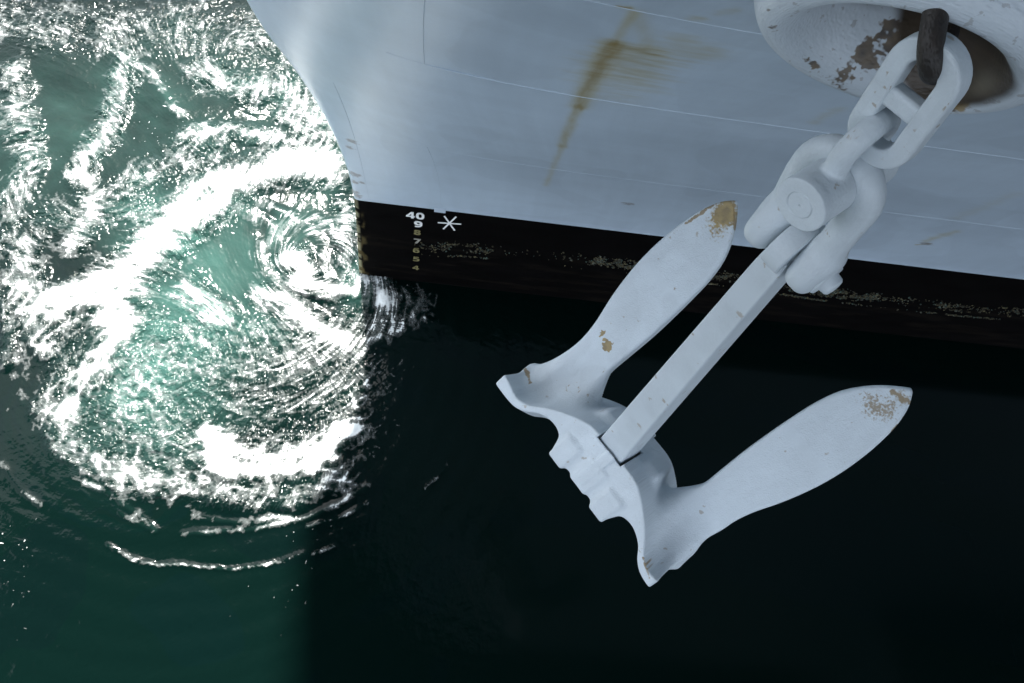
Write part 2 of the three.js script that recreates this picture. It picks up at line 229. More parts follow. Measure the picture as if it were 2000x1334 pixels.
// surface nets: a smooth skin of a signed distance field
function skin(f, lo, hi, cell) {
  const n = [0, 1, 2].map(k => Math.ceil((hi[k] - lo[k]) / cell) + 1), [nx, ny, nz] = n, val = new Float32Array(nx * ny * nz), at = (i, j, k) => i + nx * (j + ny * k);
  for (let k = 0; k < nz; k++) for (let j = 0; j < ny; j++) for (let i = 0; i < nx; i++) val[at(i, j, k)] = f(lo[0] + i * cell, lo[1] + j * cell, lo[2] + k * cell);
  const id = new Int32Array(nx * ny * nz).fill(-1), pos = [], nor = [], ix = [], e = cell * 0.5;
  const grad = (x, y, z) => { const g = [f(x + e, y, z) - f(x - e, y, z), f(x, y + e, z) - f(x, y - e, z), f(x, y, z + e) - f(x, y, z - e)], l = Math.hypot(...g) + 1e-9; return [g[0] / l, g[1] / l, g[2] / l, l / (2 * e)]; };
  for (let k = 0; k + 1 < nz; k++) for (let j = 0; j + 1 < ny; j++) for (let i = 0; i + 1 < nx; i++) {
    let m = 0, c = 0, sx = 0, sy = 0, sz = 0; const v = [];
    for (let q = 0; q < 8; q++) { const w = val[at(i + (q & 1), j + ((q >> 1) & 1), k + (q >> 2))]; v.push(w); if (w < 0) m |= 1 << q; }
    if (m === 0 || m === 255) continue;
    for (let a = 0; a < 8; a++) for (const b of [1, 2, 4]) if (!(a & b)) { const u = v[a], w = v[a | b]; if ((u < 0) !== (w < 0)) { const t = u / (u - w); sx += (a & 1) + (b === 1 ? t : 0); sy += ((a >> 1) & 1) + (b === 2 ? t : 0); sz += (a >> 2) + (b === 4 ? t : 0); c++; } }
    let p = [lo[0] + (i + sx / c) * cell, lo[1] + (j + sy / c) * cell, lo[2] + (k + sz / c) * cell];
    for (let r = 0; r < 2; r++) { const g = grad(...p), d = clamp(f(...p) / Math.max(g[3], 0.3), -cell * 0.4, cell * 0.4); p = [p[0] - g[0] * d, p[1] - g[1] * d, p[2] - g[2] * d]; }
    id[at(i, j, k)] = pos.length / 3; pos.push(...p); nor.push(...grad(...p).slice(0, 3));
  }
  for (let k = 1; k + 1 < nz; k++) for (let j = 1; j + 1 < ny; j++) for (let i = 1; i + 1 < nx; i++) {
    const s = val[at(i, j, k)] < 0; const quad = (a, b, c, d, flip) => { if (flip) ix.push(a, b, c, a, c, d); else ix.push(a, c, b, a, d, c); };
    if (s !== (val[at(i + 1, j, k)] < 0)) quad(id[at(i, j - 1, k - 1)], id[at(i, j, k - 1)], id[at(i, j, k)], id[at(i, j - 1, k)], s);
    if (s !== (val[at(i, j + 1, k)] < 0)) quad(id[at(i - 1, j, k - 1)], id[at(i - 1, j, k)], id[at(i, j, k)], id[at(i, j, k - 1)], s);
    if (s !== (val[at(i, j, k + 1)] < 0)) quad(id[at(i - 1, j - 1, k)], id[at(i, j - 1, k)], id[at(i, j, k)], id[at(i - 1, j, k)], s);
  }
  return { pos, nor, ix };
}
function pieces(S, which, uvf) {                        // splits a skin into named pieces by the place of each face
  const out = {};
  for (let t = 0; t < S.ix.length; t += 3) { const c = [0, 1, 2].map(q => (S.pos[3 * S.ix[t] + q] + S.pos[3 * S.ix[t + 1] + q] + S.pos[3 * S.ix[t + 2] + q]) / 3), w = which(...c); const o = out[w] ??= { map: new Map(), p: [], n: [], uv: [], ix: [] };
    for (let q = 0; q < 3; q++) { const v = S.ix[t + q]; let k = o.map.get(v); if (k === undefined) { k = o.p.length / 3; o.map.set(v, k); for (let r = 0; r < 3; r++) { o.p.push(S.pos[3 * v + r]); o.n.push(S.nor[3 * v + r]); } o.uv.push(...uvf(S.pos[3 * v], S.pos[3 * v + 1], S.pos[3 * v + 2])); } o.ix.push(k); } }
  for (const w in out) { const o = out[w], g = new THREE.BufferGeometry(); g.setAttribute('position', new THREE.Float32BufferAttribute(o.p, 3)); g.setAttribute('normal', new THREE.Float32BufferAttribute(o.n, 3)); g.setAttribute('uv', new THREE.Float32BufferAttribute(o.uv, 2)); g.setIndex(o.ix); out[w] = g; }
  return out;
}
const smin = (a, b, k) => { const h = Math.max(k - Math.abs(a - b), 0) / k; return Math.min(a, b) - h * h * k * 0.25; };
const smax = (a, b, k) => -smin(-a, -b, k);
function spline(P, n) { return new THREE.CatmullRomCurve3(P.map(([x, y]) => V(x, y, 0)), false, 'centripetal').getPoints(n).map(p => [p.x, p.y]); }

// outline of the flukes, right-hand one; the left one is its mirror image
const FL = [...spline([[0.5, 0.42], [0.585, 0.5], [0.645, 0.62], [0.672, 0.76], [0.668, 1.0], [0.66, 1.3], [0.664, 1.55], [0.675, 1.8], [0.695, 2.05], [0.74, 2.26], [0.815, 2.42], [0.905, 2.55], [1.0, 2.65], [1.055, 2.7]], 40),
  ...spline([[1.085, 2.685], [1.15, 2.6], [1.215, 2.44], [1.255, 2.22], [1.272, 1.98], [1.265, 1.73], [1.232, 1.48], [1.18, 1.24], [1.12, 1.02], [1.09, 0.82], [1.095, 0.64], [1.125, 0.46], [1.165, 0.3], [1.21, 0.12]], 40), [0.5, 0.3]];
const FLA0 = 0.3, FLH0 = 0.1, FLC = 0.0125, FLNX = 92, FLNY = 224, FLD = new Float32Array(FLNX * FLNY);
for (let j = 0; j < FLNY; j++) for (let i = 0; i < FLNX; i++) {
  const x = FLA0 + i * FLC, y = FLH0 + j * FLC; let inside = false, d = 1e9;
  for (let a = 0, b = FL.length - 1; a < FL.length; b = a++) { const [x1, y1] = FL[a], [x2, y2] = FL[b]; if ((y1 > y) !== (y2 > y) && x < (x2 - x1) * (y - y1) / (y2 - y1) + x1) inside = !inside; const bx = x2 - x1, by = y2 - y1, t = clamp(((x - x1) * bx + (y - y1) * by) / (bx * bx + by * by + 1e-12)); d = Math.min(d, Math.hypot(x - x1 - bx * t, y - y1 - by * t)); }
  FLD[j * FLNX + i] = inside ? -d : d;
}
function outline(a, h) { const x = clamp((a - FLA0) / FLC, 0, FLNX - 1.001), y = clamp((h - FLH0) / FLC, 0, FLNY - 1.001), i = x | 0, j = y | 0, u = x - i, v = y - j, k = j * FLNX + i; const q = lerp(lerp(FLD[k], FLD[k + 1], u), lerp(FLD[k + FLNX], FLD[k + FLNX + 1], u), v); const ox = Math.max(FLA0 - a, 0, a - FLA0 - (FLNX - 1) * FLC), oy = Math.max(FLH0 - h, 0, h - FLH0 - (FLNY - 1) * FLC); return q + Math.hypot(ox, oy); }
const MID = -0.1;                                       // the head is the same on both faces of this plane
const smoothTable = T => { const C = spline([[-T[1][0], T[1][1]], ...T, [T[T.length - 1][0] + 0.2, T[T.length - 1][1]]], 160), F = new Float32Array(141); for (let i = 0; i <= 140; i++) { const x = i / 100; let k = 1; while (k < C.length - 1 && C[k][0] < x) k++; F[i] = lerp(C[k - 1][1], C[k][1], clamp((x - C[k - 1][0]) / (C[k][0] - C[k - 1][0] + 1e-9))); } return x => { const q = clamp(x * 100, 0, 139.999), i = q | 0; return lerp(F[i], F[i + 1], q - i); }; };
const LIP = smoothTable([[0, 0.54], [0.3, 0.535], [0.42, 0.49], [0.62, 0.365], [0.74, 0.265], [0.84, 0.165], [0.95, 0.11], [1.1, 0.095], [1.3, 0.1]]);
const BOT = smoothTable([[0, 0.085], [0.37, 0.085], [0.46, 0.22], [0.58, 0.245], [0.73, 0.185], [0.84, 0.08], [0.95, 0.025], [1.3, 0.015]]);
const box = (x, y, z, hx, hy, hz, r) => { const a = Math.abs(x) - hx + r, b = Math.abs(y) - hy + r, c = Math.abs(z) - hz + r; return Math.hypot(Math.max(a, 0), Math.max(b, 0), Math.max(c, 0)) + Math.min(Math.max(a, b, c), 0) - r; };
const SHX = -0.05, PIVH = 0.19, cT = Math.cos(TAU), sT = Math.sin(TAU);
function head(a, h, n) {
  const m = Math.abs(a), q = Math.abs(n - MID), front = q - 0.1;                       // distance out from the fluke face
  const th = 0.1 - 0.055 * sstep(0.9, 2.75, h) ; // fluke: half as thick at its point
  const d2 = outline(a > 0 ? m + 0.1 * sstep(0.75, 0.25, h) * sstep(0.9, 1.05, m) : m, h), dn = q - th, rb = 0.028, A1 = d2 + rb, B1 = dn + rb;
  const fl = Math.min(Math.max(A1, B1), 0) + Math.hypot(Math.max(A1, 0), Math.max(B1, 0)) - rb;
  const reach = n > MID ? 0.5 : 0.36, u = clamp((reach - front) / 0.5);                                              // 0 at the lip, 1 at the fluke face
  const top = LIP(m) + Math.pow(u, 4) * (0.34 * sstep(0.47, 0.7, m) * (1 - 0.85 * sstep(1.0, 1.2, m)) + 0.03) + 0.05 * sstep(0.95, 1.2, m) * (1 - u), bot = BOT(m) - 0.2 * u;
  const end = m - (n < MID - 0.04 ? 0.98 : a < 0 ? 1.23 : 1.08);
  let cr = smax(smax((h - top) * 0.85, (bot - h) * 0.85, 0.015), smax(front - reach, end, 0.03), 0.018);
  let f = smin(fl, cr, 0.16 * sstep(0.3, 0.6, m) + 0.015);
  f = smin(f, box(m - 0.29, h - 0.44, n - MID - 0.02, 0.1, 0.16, 0.22, 0.04), 0.1);       // cheeks either side of the shank
  f = smin(f, box(m - 0.3, h - 0.16, q - 0.3, 0.095, 0.145, 0.316, 0.03), 0.05);           // bosses under the crown
  f = smin(f, box(m, h - 0.2, q - 0.3, 0.1, 0.15, 0.308, 0.02), 0.05);
  f = smin(f, box(a + 0.015, h - 0.31, q - 0.3, 0.05, 0.21, 0.318, 0.01), 0.02);          // raised casting rib
  // the slot in which the shank swings
  const dh = h - PIVH, dq = n - MID, Y = dh * cT - dq * sT, N = dh * sT + dq * cT;
  const slot = Math.max(Math.abs(a - SHX) - 0.165, Math.abs(N) - 0.182 , -Y - 0.12);
  return smax(f, -slot, 0.02);
}
const headSkin = skin(head, [-1.34, -0.3, -0.86], [1.34, 2.78, 0.66], 0.0125);
// paint of the anchor, one texture on the plane of the flukes
const AW = 2.8, AH = 3.2;
const headAt = (px, py, n = 0) => { const d = ray(px, py), o = V(0, CAM_H, 0).sub(aO).divideScalar(UNIT), L = v => V(v.dot(aA), v.y, v.dot(aN)), T = v => [v.x, v.y * cT + v.z * sT, -v.y * sT + v.z * cT]; const P = T(L(o)), D = T(L(d)), t = (n - P[2]) / D[2]; return [P[0] + D[0] * t, P[1] + D[1] * t]; };
const rustSpots = [[1412, 418, 0.13, 1.3, 1], [1400, 440, 0.16, 0.75, 1], [1420, 400, 0.08, 1.2, 1], [1708, 796, 0.14, 0.92, 3], [1728, 800, 0.13, 0.95, 3], [1760, 778, 0.09, 0.8, 3], [1690, 782, 0.1, 0.7, 3], [1186, 676, 0.055, 1.8, 2], [1176, 650, 0.042, 1.5, 2], [1180, 663, 0.032, 1.4, 2], [1176, 723, 0.025, 1.1, 0], [1098, 762, 0.05, 0.85, 0], [1117, 766, 0.035, 0.8, 0], [1136, 778, 0.025, 1.0, 0], [1150, 752, 0.05, 0.6, 0], [1163, 803, 0.035, 0.8, 0], [1172, 796, 0.02, 0.7, 0], [1315, 562, 0.035, 0.8, 0], [1217, 619, 0.02, 0.7, 0], [1193, 631, 0.012, 0.8, 0], [1223, 542, 0.02, 0.7, 0], [1284, 1043, 0.03, 0.8, 0], [1142, 815, 0.02, 1, 0]].map(([x, y, r, k, t]) => [...headAt(x, y, y > 745 && x < 1180 ? 0.25 : 0), r, k, t]);
const edges = [[headAt(1255, 1090, 0.5), headAt(1268, 1128, 0.5), 0.014], [headAt(985, 728, 0.5), headAt(1005, 755, 0.5), 0.018], [headAt(1745, 768), headAt(1784, 795), 0.035], [headAt(1784, 795), headAt(1740, 850), 0.016], [headAt(1338, 435), headAt(1400, 392), 0.018], [headAt(1430, 400), headAt(1432, 450), 0.012], [headAt(1405, 525), headAt(1425, 480), 0.012]];
const headMap = tex(1400, 1600, (u, v) => {
  const a = (u - 0.5) * AW, h = v * AH - 0.4; const k = 1 + 0.16 * (fbm(a * 3 + 20, h * 3 + 20, 5) - 0.5) + 0.1 * (fbm(a * 14 + 3, h * 5, 4) - 0.5) + 0.04 * (noise(a * 120, h * 120) - 0.5) + 0.05 * sstep(0.5, 0.53, fbm(a * 1.7 + 3, h * 1.7 + 50, 3));
  let c = [0.59 * k, 0.65 * k, 0.69 * k], r = 0, y = 0, w = 0;
  for (const [x, z, q, s, t] of rustSpots) { const d = Math.hypot(a - x, h - z) / q; if (d > 2.2) continue; const m = t === 3 ? sstep(0.5, 0.78, Math.exp(-d * d * 0.7) * s * 0.72 + 0.75 * (fbm(a * 75, h * 75, 4) - 0.42)) * 0.8 : t === 1 ? sstep(0.42, 0.7, Math.exp(-d * d * 0.8) * s * 0.75 + 0.55 * (fbm(a * 60, h * 60, 3) - 0.42)) : t === 2 ? sstep(0.55, 0.62, Math.exp(-d * d * 0.7) * s * 0.6 + 0.8 * (fbm(a * 45, h * 45, 3) - 0.5)) : sstep(0.5, 0.62, Math.exp(-d * d * 0.6) * s * 0.55 + 1.0 * (ridge(a * 35, h * 35, 4) - 0.62)) * 0.75; if (t === 0 || t === 3) r = Math.max(r, m); else y = Math.max(y, m); }
  for (const [A, B, q] of edges) { const d = segDist(a, h, [A, B]) / q; if (d < 2.5) r = Math.max(r, sstep(0.5, 0.7, Math.exp(-d * d * 0.6) * 0.7 + 0.7 * (fbm(a * 40 + 8, h * 40, 4) - 0.42)) * 0.9); }
  r = Math.max(r, sstep(0.8, 0.85, fbm(a * 14 + 77, h * 14 + 12, 5)) * 0.5);
  const yo = [0.31, 0.215, 0.07], br = [0.27, 0.195, 0.1];
  for (let q = 0; q < 3; q++) c[q] = lerp(lerp(c[q], yo[q] * (0.7 + 0.6 * noise(a * 30, h * 30)), y * 0.92), br[q], r);
  return c;
}, { srgb: true });
const castBump = tex(1024, 1024, (u, v) => { const w = sstep(0, 0.08, Math.min(u, 1 - u, v, 1 - v)), q = 0.5 + w * (0.55 * (fbm(u * 24, v * 24, 5) - 0.5) + 0.35 * (noise(u * 150, v * 150) - 0.5)); return [q, q, q]; }, { repeat: true });
const headBump = castBump.clone(); headBump.repeat.set(3, 3); headBump.needsUpdate = true;
M.head = new THREE.MeshPhysicalMaterial({ map: headMap, roughness: 0.5, bumpMap: headBump, bumpScale: 0.006 });
const paintMap = tex(1024, 1024, (u, v) => {
  const w = sstep(0, 0.1, Math.min(u, 1 - u, v, 1 - v)); const k = 1 + w * (0.2 * (fbm(u * 10, v * 10, 5) - 0.5) + 0.04 * (noise(u * 300, v * 300) - 0.5)); const r = w * sstep(0.78, 0.84, fbm(u * 26 + 5, v * 26 + 4, 5)) * 0.6;
  return [lerp(0.59 * k, 0.28, r), lerp(0.65 * k, 0.2, r), lerp(0.69 * k, 0.11, r)];
}, { srgb: true, repeat: true });
M.paint = new THREE.MeshPhysicalMaterial({ map: paintMap, roughness: 0.48, bumpMap: castBump, bumpScale: 0.004 });
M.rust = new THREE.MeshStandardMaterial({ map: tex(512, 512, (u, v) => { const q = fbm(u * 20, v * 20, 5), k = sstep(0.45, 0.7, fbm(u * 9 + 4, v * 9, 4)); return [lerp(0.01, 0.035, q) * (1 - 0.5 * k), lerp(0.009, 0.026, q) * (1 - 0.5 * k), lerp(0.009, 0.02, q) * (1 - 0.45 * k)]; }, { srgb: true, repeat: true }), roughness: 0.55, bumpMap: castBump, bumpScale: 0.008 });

const anchor = hang(thing('anchor', 'large pale grey stockless anchor hanging crown down, with two broad rust-tipped flukes', 'anchor'));
{
  const parts = pieces(headSkin, (a, h, n) => h > 0.8 - 0.1 * Math.abs(Math.abs(a) - 0.86) && Math.abs(a) > 0.58 ? (a < 0 ? 'fl' : 'fr') : Math.abs(a) > 0.76 && h < 0.32 ? (a < 0 ? 'pl' : 'pr') : 'crown', (a, h) => [a / AW + 0.5, (h + 0.4) / AH]);
  const headTurn = g => { g.translate(0, 0, 0); g.rotateX(TAU); return g; };
  part('crown', headTurn(parts.crown), M.head, anchor);
  part('fluke', headTurn(parts.fl), M.head, anchor, 'fluke with a bare ochre tip'); part('fluke', headTurn(parts.fr), M.head, anchor);
  part('tripping_palm', headTurn(parts.pl), M.head, anchor); part('tripping_palm', headTurn(parts.pr), M.head, anchor);
}
function uvBox(geo, k = 1) {                            // uv in metres from the three planes, chosen face by face so that no face is smeared
  const g = geo.index ? geo.toNonIndexed() : geo, p = g.attributes.position, uv = new Float32Array(p.count * 2), A = V(), B = V(), C = V();
  for (let i = 0; i < p.count; i += 3) { A.fromBufferAttribute(p, i); B.fromBufferAttribute(p, i + 1).sub(A); C.fromBufferAttribute(p, i + 2).sub(A); B.cross(C); const x = Math.abs(B.x), y = Math.abs(B.y), z = Math.abs(B.z); for (let q = i; q < i + 3; q++) { const [a, b] = z >= x && z >= y ? [p.getX(q), p.getY(q)] : x >= y ? [p.getZ(q), p.getY(q)] : [p.getX(q), p.getZ(q)]; uv[2 * q] = a * k + 0.31; uv[2 * q + 1] = b * k + 0.17; } }
  g.setAttribute('uv', new THREE.BufferAttribute(uv, 2)); return g;
}
const SHN = -PIVH * 0.717 - 0.1 * 0.697 ;               // where the shank's axis stands
const EYE_Y = 4.08, EYE_X = -0.07;
{ // shank: a tapering forged bar
  const g = new RoundedBoxGeometry(1, 1, 1, 4, 0.06), p = g.attributes.position;
  for (let i = 0; i < p.count; i++) { const t = p.getY(i) + 0.5, w = lerp(0.31, 0.15, t), d = lerp(0.335, 0.24, t); p.setXYZ(i, lerp(SHX, EYE_X, t) + p.getX(i) * w, lerp(0.05, EYE_Y - 0.02, t), SHN + p.getZ(i) * d); }
  g.computeVertexNormals(); part('shank', uvBox(g, 0.5), M.paint, anchor);
  const e = new THREE.LatheGeometry([[0.001, -0.06], [0.148, -0.06], [0.159, -0.057], [0.164, -0.048], [0.165, 0], [0.164, 0.048], [0.159, 0.057], [0.148, 0.06], [0.001, 0.06]].map(([x, y]) => new THREE.Vector2(x, y)), 48); e.rotateZ(Math.PI / 2); e.translate(EYE_X, EYE_Y, SHN); part('shank_eye', uvBox(e, 0.7), M.paint, anchor);
}
// a bar swept along a path that lies in one plane; the section is given as [out of the plane, across]
function sweep(path, closed, normal, section) {
  const n = path.length, m = section(0).length, p = [], ix = [], uv = []; let len = 0;
  for (let i = 0; i < (closed ? n + 1 : n); i++) {
    const a = path[(i - 1 + n) % n], b = path[i % n], c = path[(i + 1) % n]; const t = (closed || (i > 0 && i < n - 1)) ? c.clone().sub(a) : i === 0 ? c.clone().sub(b) : b.clone().sub(a); t.normalize();
    const o = new THREE.Vector3().crossVectors(t, normal).normalize(); if (i > 0) len += b.distanceTo(path[(i - 1) % n]);
    const S = section(i / n); for (let k = 0; k <= m; k++) { const [u, v] = S[k % m]; const q = b.clone().addScaledVector(normal, u).addScaledVector(o, v); p.push(q.x, q.y, q.z); uv.push(len * 0.8 + 0.1, k / m * 0.4 + 0.2); }
  }
  const rows = closed ? n : n - 1; for (let i = 0; i < rows; i++) for (let k = 0; k < m; k++) { const a = i * (m + 1) + k, b = a + m + 1; ix.push(a, b, a + 1, a + 1, b, b + 1); }
  if (!closed) for (const [row, flip] of [[0, 0], [n - 1, 1]]) { const base = p.length / 3, S = section(row / n); let cx = 0, cy = 0, cz = 0; for (let k = 0; k < m; k++) { const q = (row * (m + 1) + k) * 3; p.push(p[q], p[q + 1], p[q + 2]); uv.push(0.5, 0.5); cx += p[q] / m; cy += p[q + 1] / m; cz += p[q + 2] / m; } p.push(cx, cy, cz); uv.push(0.5, 0.5); for (let k = 0; k < m; k++) { const a = base + k, b = base + (k + 1) % m; ix.push(...(flip ? [base + m, a, b] : [base + m, b, a])); } }
  const g = new THREE.BufferGeometry(); g.setAttribute('position', new THREE.Float32BufferAttribute(p, 3)); g.setAttribute('uv', new THREE.Float32BufferAttribute(uv, 2)); g.setIndex(ix); g.computeVertexNormals();
  if (closed || true) { const N = g.attributes.normal; const join = (a, b) => { const s = V(N.getX(a) + N.getX(b), N.getY(a) + N.getY(b), N.getZ(a) + N.getZ(b)).normalize(); N.setXYZ(a, s.x, s.y, s.z); N.setXYZ(b, s.x, s.y, s.z); }; const R = closed ? n + 1 : n; for (let i = 0; i < R; i++) join(i * (m + 1), i * (m + 1) + m); if (closed) for (let k = 0; k <= m; k++) join(k, n * (m + 1) + k); }
  return g;
}
const superell = (ru, rv, e, m = 28) => Array.from({ length: m }, (_, k) => { const a = k / m * Math.PI * 2, c = Math.cos(a), s = Math.sin(a); return [Math.sign(c) * Math.pow(Math.abs(c), 2 / e) * ru, Math.sign(s) * Math.pow(Math.abs(s), 2 / e) * rv]; });

const blob = (f, lo, hi, cell) => { const S = skin(f, lo, hi, cell), g = new THREE.BufferGeometry(); g.setAttribute('position', new THREE.Float32BufferAttribute(S.pos, 3)); g.setAttribute('normal', new THREE.Float32BufferAttribute(S.nor, 3)); g.setIndex(S.ix); return uvBox(g, 0.7); };
const bar = (path, r) => p => { let m = 9; for (let i = 0; i + 1 < path.length; i++) { const a = path[i], bx = path[i + 1].x - a.x, by = path[i + 1].y - a.y, bz = path[i + 1].z - a.z, dx = p[0] - a.x, dy = p[1] - a.y, dz = p[2] - a.z, t = clamp((dx * bx + dy * by + dz * bz) / (bx * bx + by * by + bz * bz)); m = Math.min(m, Math.hypot(dx - bx * t, dy - by * t, dz - bz * t) - r((i + t) / (path.length - 1))); } return m; };
const disc = (along, across, R, half, round) => { const a = across - R + round, b = Math.abs(along) - half + round; return Math.hypot(Math.max(a, 0), Math.max(b, 0)) + Math.min(Math.max(a, b), 0) - round; };
{ // the bow shackle whose eyes hold the eye of the shank
  const t = hang(thing('anchor_shackle', 'big pale grey bow shackle that grips the eye at the head of the shank', 'shackle'));
  const path = [], lx = 0.148, topY = 4.53, bow = 0.163, lean = -0.035, side = (s, i) => V(EYE_X + lean * sstep(0, 1, i / 6) + s * lerp(lx, bow, sstep(0, 1, i / 6)), lerp(EYE_Y, topY, i / 6), SHN);
  for (let i = 0; i <= 6; i++) path.push(side(-1, i)); for (let i = 1; i < 14; i++) { const a = Math.PI * (1 - i / 14); path.push(V(EYE_X + lean + Math.cos(a) * bow, topY + Math.sin(a) * 0.18, SHN)); } for (let i = 6; i >= 0; i--) path.push(side(1, i));
  const tube = bar(path, s => 0.071 + 0.009 * Math.abs(2 * s - 1));
  part('bow', blob((x, y, z) => { let d = tube([x, y, z]); for (const s of [-1, 1]) d = smin(d, disc(x - EYE_X - s * 0.155, Math.hypot(y - EYE_Y, z - SHN), 0.152, 0.072, 0.055), 0.09); return d; }, [EYE_X - 0.33, EYE_Y - 0.2, SHN - 0.2], [EYE_X + 0.27, 4.84, SHN + 0.2], 0.0095), M.paint, t);
  const pin = new THREE.LatheGeometry([[0.001, -0.25], [0.035, -0.25], [0.05, -0.24], [0.054, -0.22], [0.064, -0.18], [0.064, 0.2], [0.095, 0.215], [0.098, 0.236], [0.09, 0.248], [0.06, 0.252], [0.056, 0.285], [0.045, 0.296], [0.02, 0.301], [0.001, 0.302]].map(([x, y]) => new THREE.Vector2(x, y)), 32); pin.rotateZ(-Math.PI / 2); pin.translate(EYE_X, EYE_Y - 0.005, SHN); part('pin', uvBox(pin, 0.7), M.paint, t);
}
{ // the joining shackle: its pin passes through the bow, its own bow through the stud link
  const t = hang(thing('joining_shackle', 'pale grey joining shackle with a round ringed boss between chain and big shackle', 'shackle'));
  const py = 4.6, path = [], x = EYE_X - 0.035, hw = 0.12, cy = 4.8, lean = -0.03;
  for (let i = 0; i <= 5; i++) path.push(V(x + lean * i / 5, lerp(py, cy, i / 5), SHN + hw));
  for (let i = 1; i < 14; i++) { const a = Math.PI * i / 14; path.push(V(x + lean, cy + Math.sin(a) * 0.13, SHN + Math.cos(a) * hw)); }
  for (let i = 5; i >= 0; i--) path.push(V(x + lean * i / 5, lerp(py, cy, i / 5), SHN - hw));
  const tube = bar(path, () => 0.053);
  part('bow', blob((a, b, c) => { let d = tube([a, b, c]); const r = Math.hypot(a - x, b - py); d = smin(d, disc(c - SHN - 0.165, r, 0.126, 0.1, 0.014), 0.02); d = smin(d, disc(c - SHN + 0.15, r, 0.13, 0.07, 0.015), 0.03); return d; }, [x - 0.18, py - 0.18, SHN - 0.26], [x + 0.18, 5.03, SHN + 0.3], 0.0075), M.paint, t);
  const face = new THREE.LatheGeometry([[0.128, -0.02], [0.128, 0.012], [0.121, 0.019], [0.066, 0.02], [0.064, 0.015], [0.06, 0.015], [0.058, 0.02], [0.007, 0.02], [0.005, 0.014], [0.001, 0.014]].map(([a, b]) => new THREE.Vector2(a, b)), 56); face.rotateX(Math.PI / 2); face.translate(x, py, SHN + 0.262); part('boss_face', uvBox(face, 0.7), M.paint, t);
  const pin = new THREE.CylinderGeometry(0.046, 0.046, 0.3, 24); pin.rotateX(Math.PI / 2); pin.translate(x, py, SHN); part('pin', uvBox(pin), M.paint, t);
}
function chainLink(name, label, centre, along, face, mat, { L = 0.55, Wd = 0.275, d = 0.088, flat = 4 } = {}) {
  const t = hang(thing(name, label, 'chain link')); t.userData.group = 'links of the anchor chain'; const up = along.clone().normalize(), nrm = face.clone().addScaledVector(up, -face.dot(up)).normalize(), ax = new THREE.Vector3().crossVectors(up, nrm);
  const path = [], r = Wd / 2 - d / 2, st = L / 2 - d / 2 - r, put = (a, b) => path.push(centre.clone().addScaledVector(ax, a).addScaledVector(up, b));
  for (let i = 0; i < 8; i++) put(r, lerp(-st, st, i / 8)); for (let i = 0; i < 18; i++) { const a = Math.PI * i / 18; put(Math.cos(a) * r, st + Math.sin(a) * r); }
  for (let i = 0; i < 8; i++) put(-r, lerp(st, -st, i / 8)); for (let i = 0; i < 18; i++) { const a = Math.PI * (1 + i / 18); put(Math.cos(a) * r, -st + Math.sin(a) * r); }
  part('link_body', sweep(path, true, nrm, () => superell(d / 2, d / 2, flat)), mat, t);
  const s = new RoundedBoxGeometry(2 * r, 0.07, 0.075, 4, 0.02), p = s.attributes.position; for (let i = 0; i < p.count; i++) { const f = 1 + 0.55 * Math.pow(Math.abs(p.getX(i)) / r, 3); p.setY(i, p.getY(i) * f); } s.computeVertexNormals(); s.applyMatrix4(new THREE.Matrix4().makeBasis(ax, up, nrm).setPosition(centre)); part('stud', uvBox(s), mat, t);
  return t;
}
const L1up = V(-0.085, 1, 0.0).normalize(), L1c = V(EYE_X - 0.015, 4.83, SHN).addScaledVector(L1up, 0.245);
chainLink('chain_link', 'pale grey flat-sided stud link of chain in front of the hawse opening', L1c, L1up, V(0, 0, 1), M.paint, { L: 0.6, Wd: 0.305, d: 0.09, flat: 6 });
const L0up = V(-0.8, 0.55, -0.75).normalize(), L0c = L1c.clone().addScaledVector(L1up, 0.2).addScaledVector(L0up, 0.2);
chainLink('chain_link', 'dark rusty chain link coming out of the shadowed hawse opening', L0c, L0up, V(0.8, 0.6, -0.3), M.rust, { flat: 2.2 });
{ const up = V(-0.8, 0.3, -0.75).normalize(); const c = L0c.clone().addScaledVector(L0up, 0.18).addScaledVector(up, 0.2); chainLink('chain_link', 'dark chain link deep inside the hawse opening', c, up, V(0.2, 0.7, 0.7), M.rust, { flat: 2.2 }); }

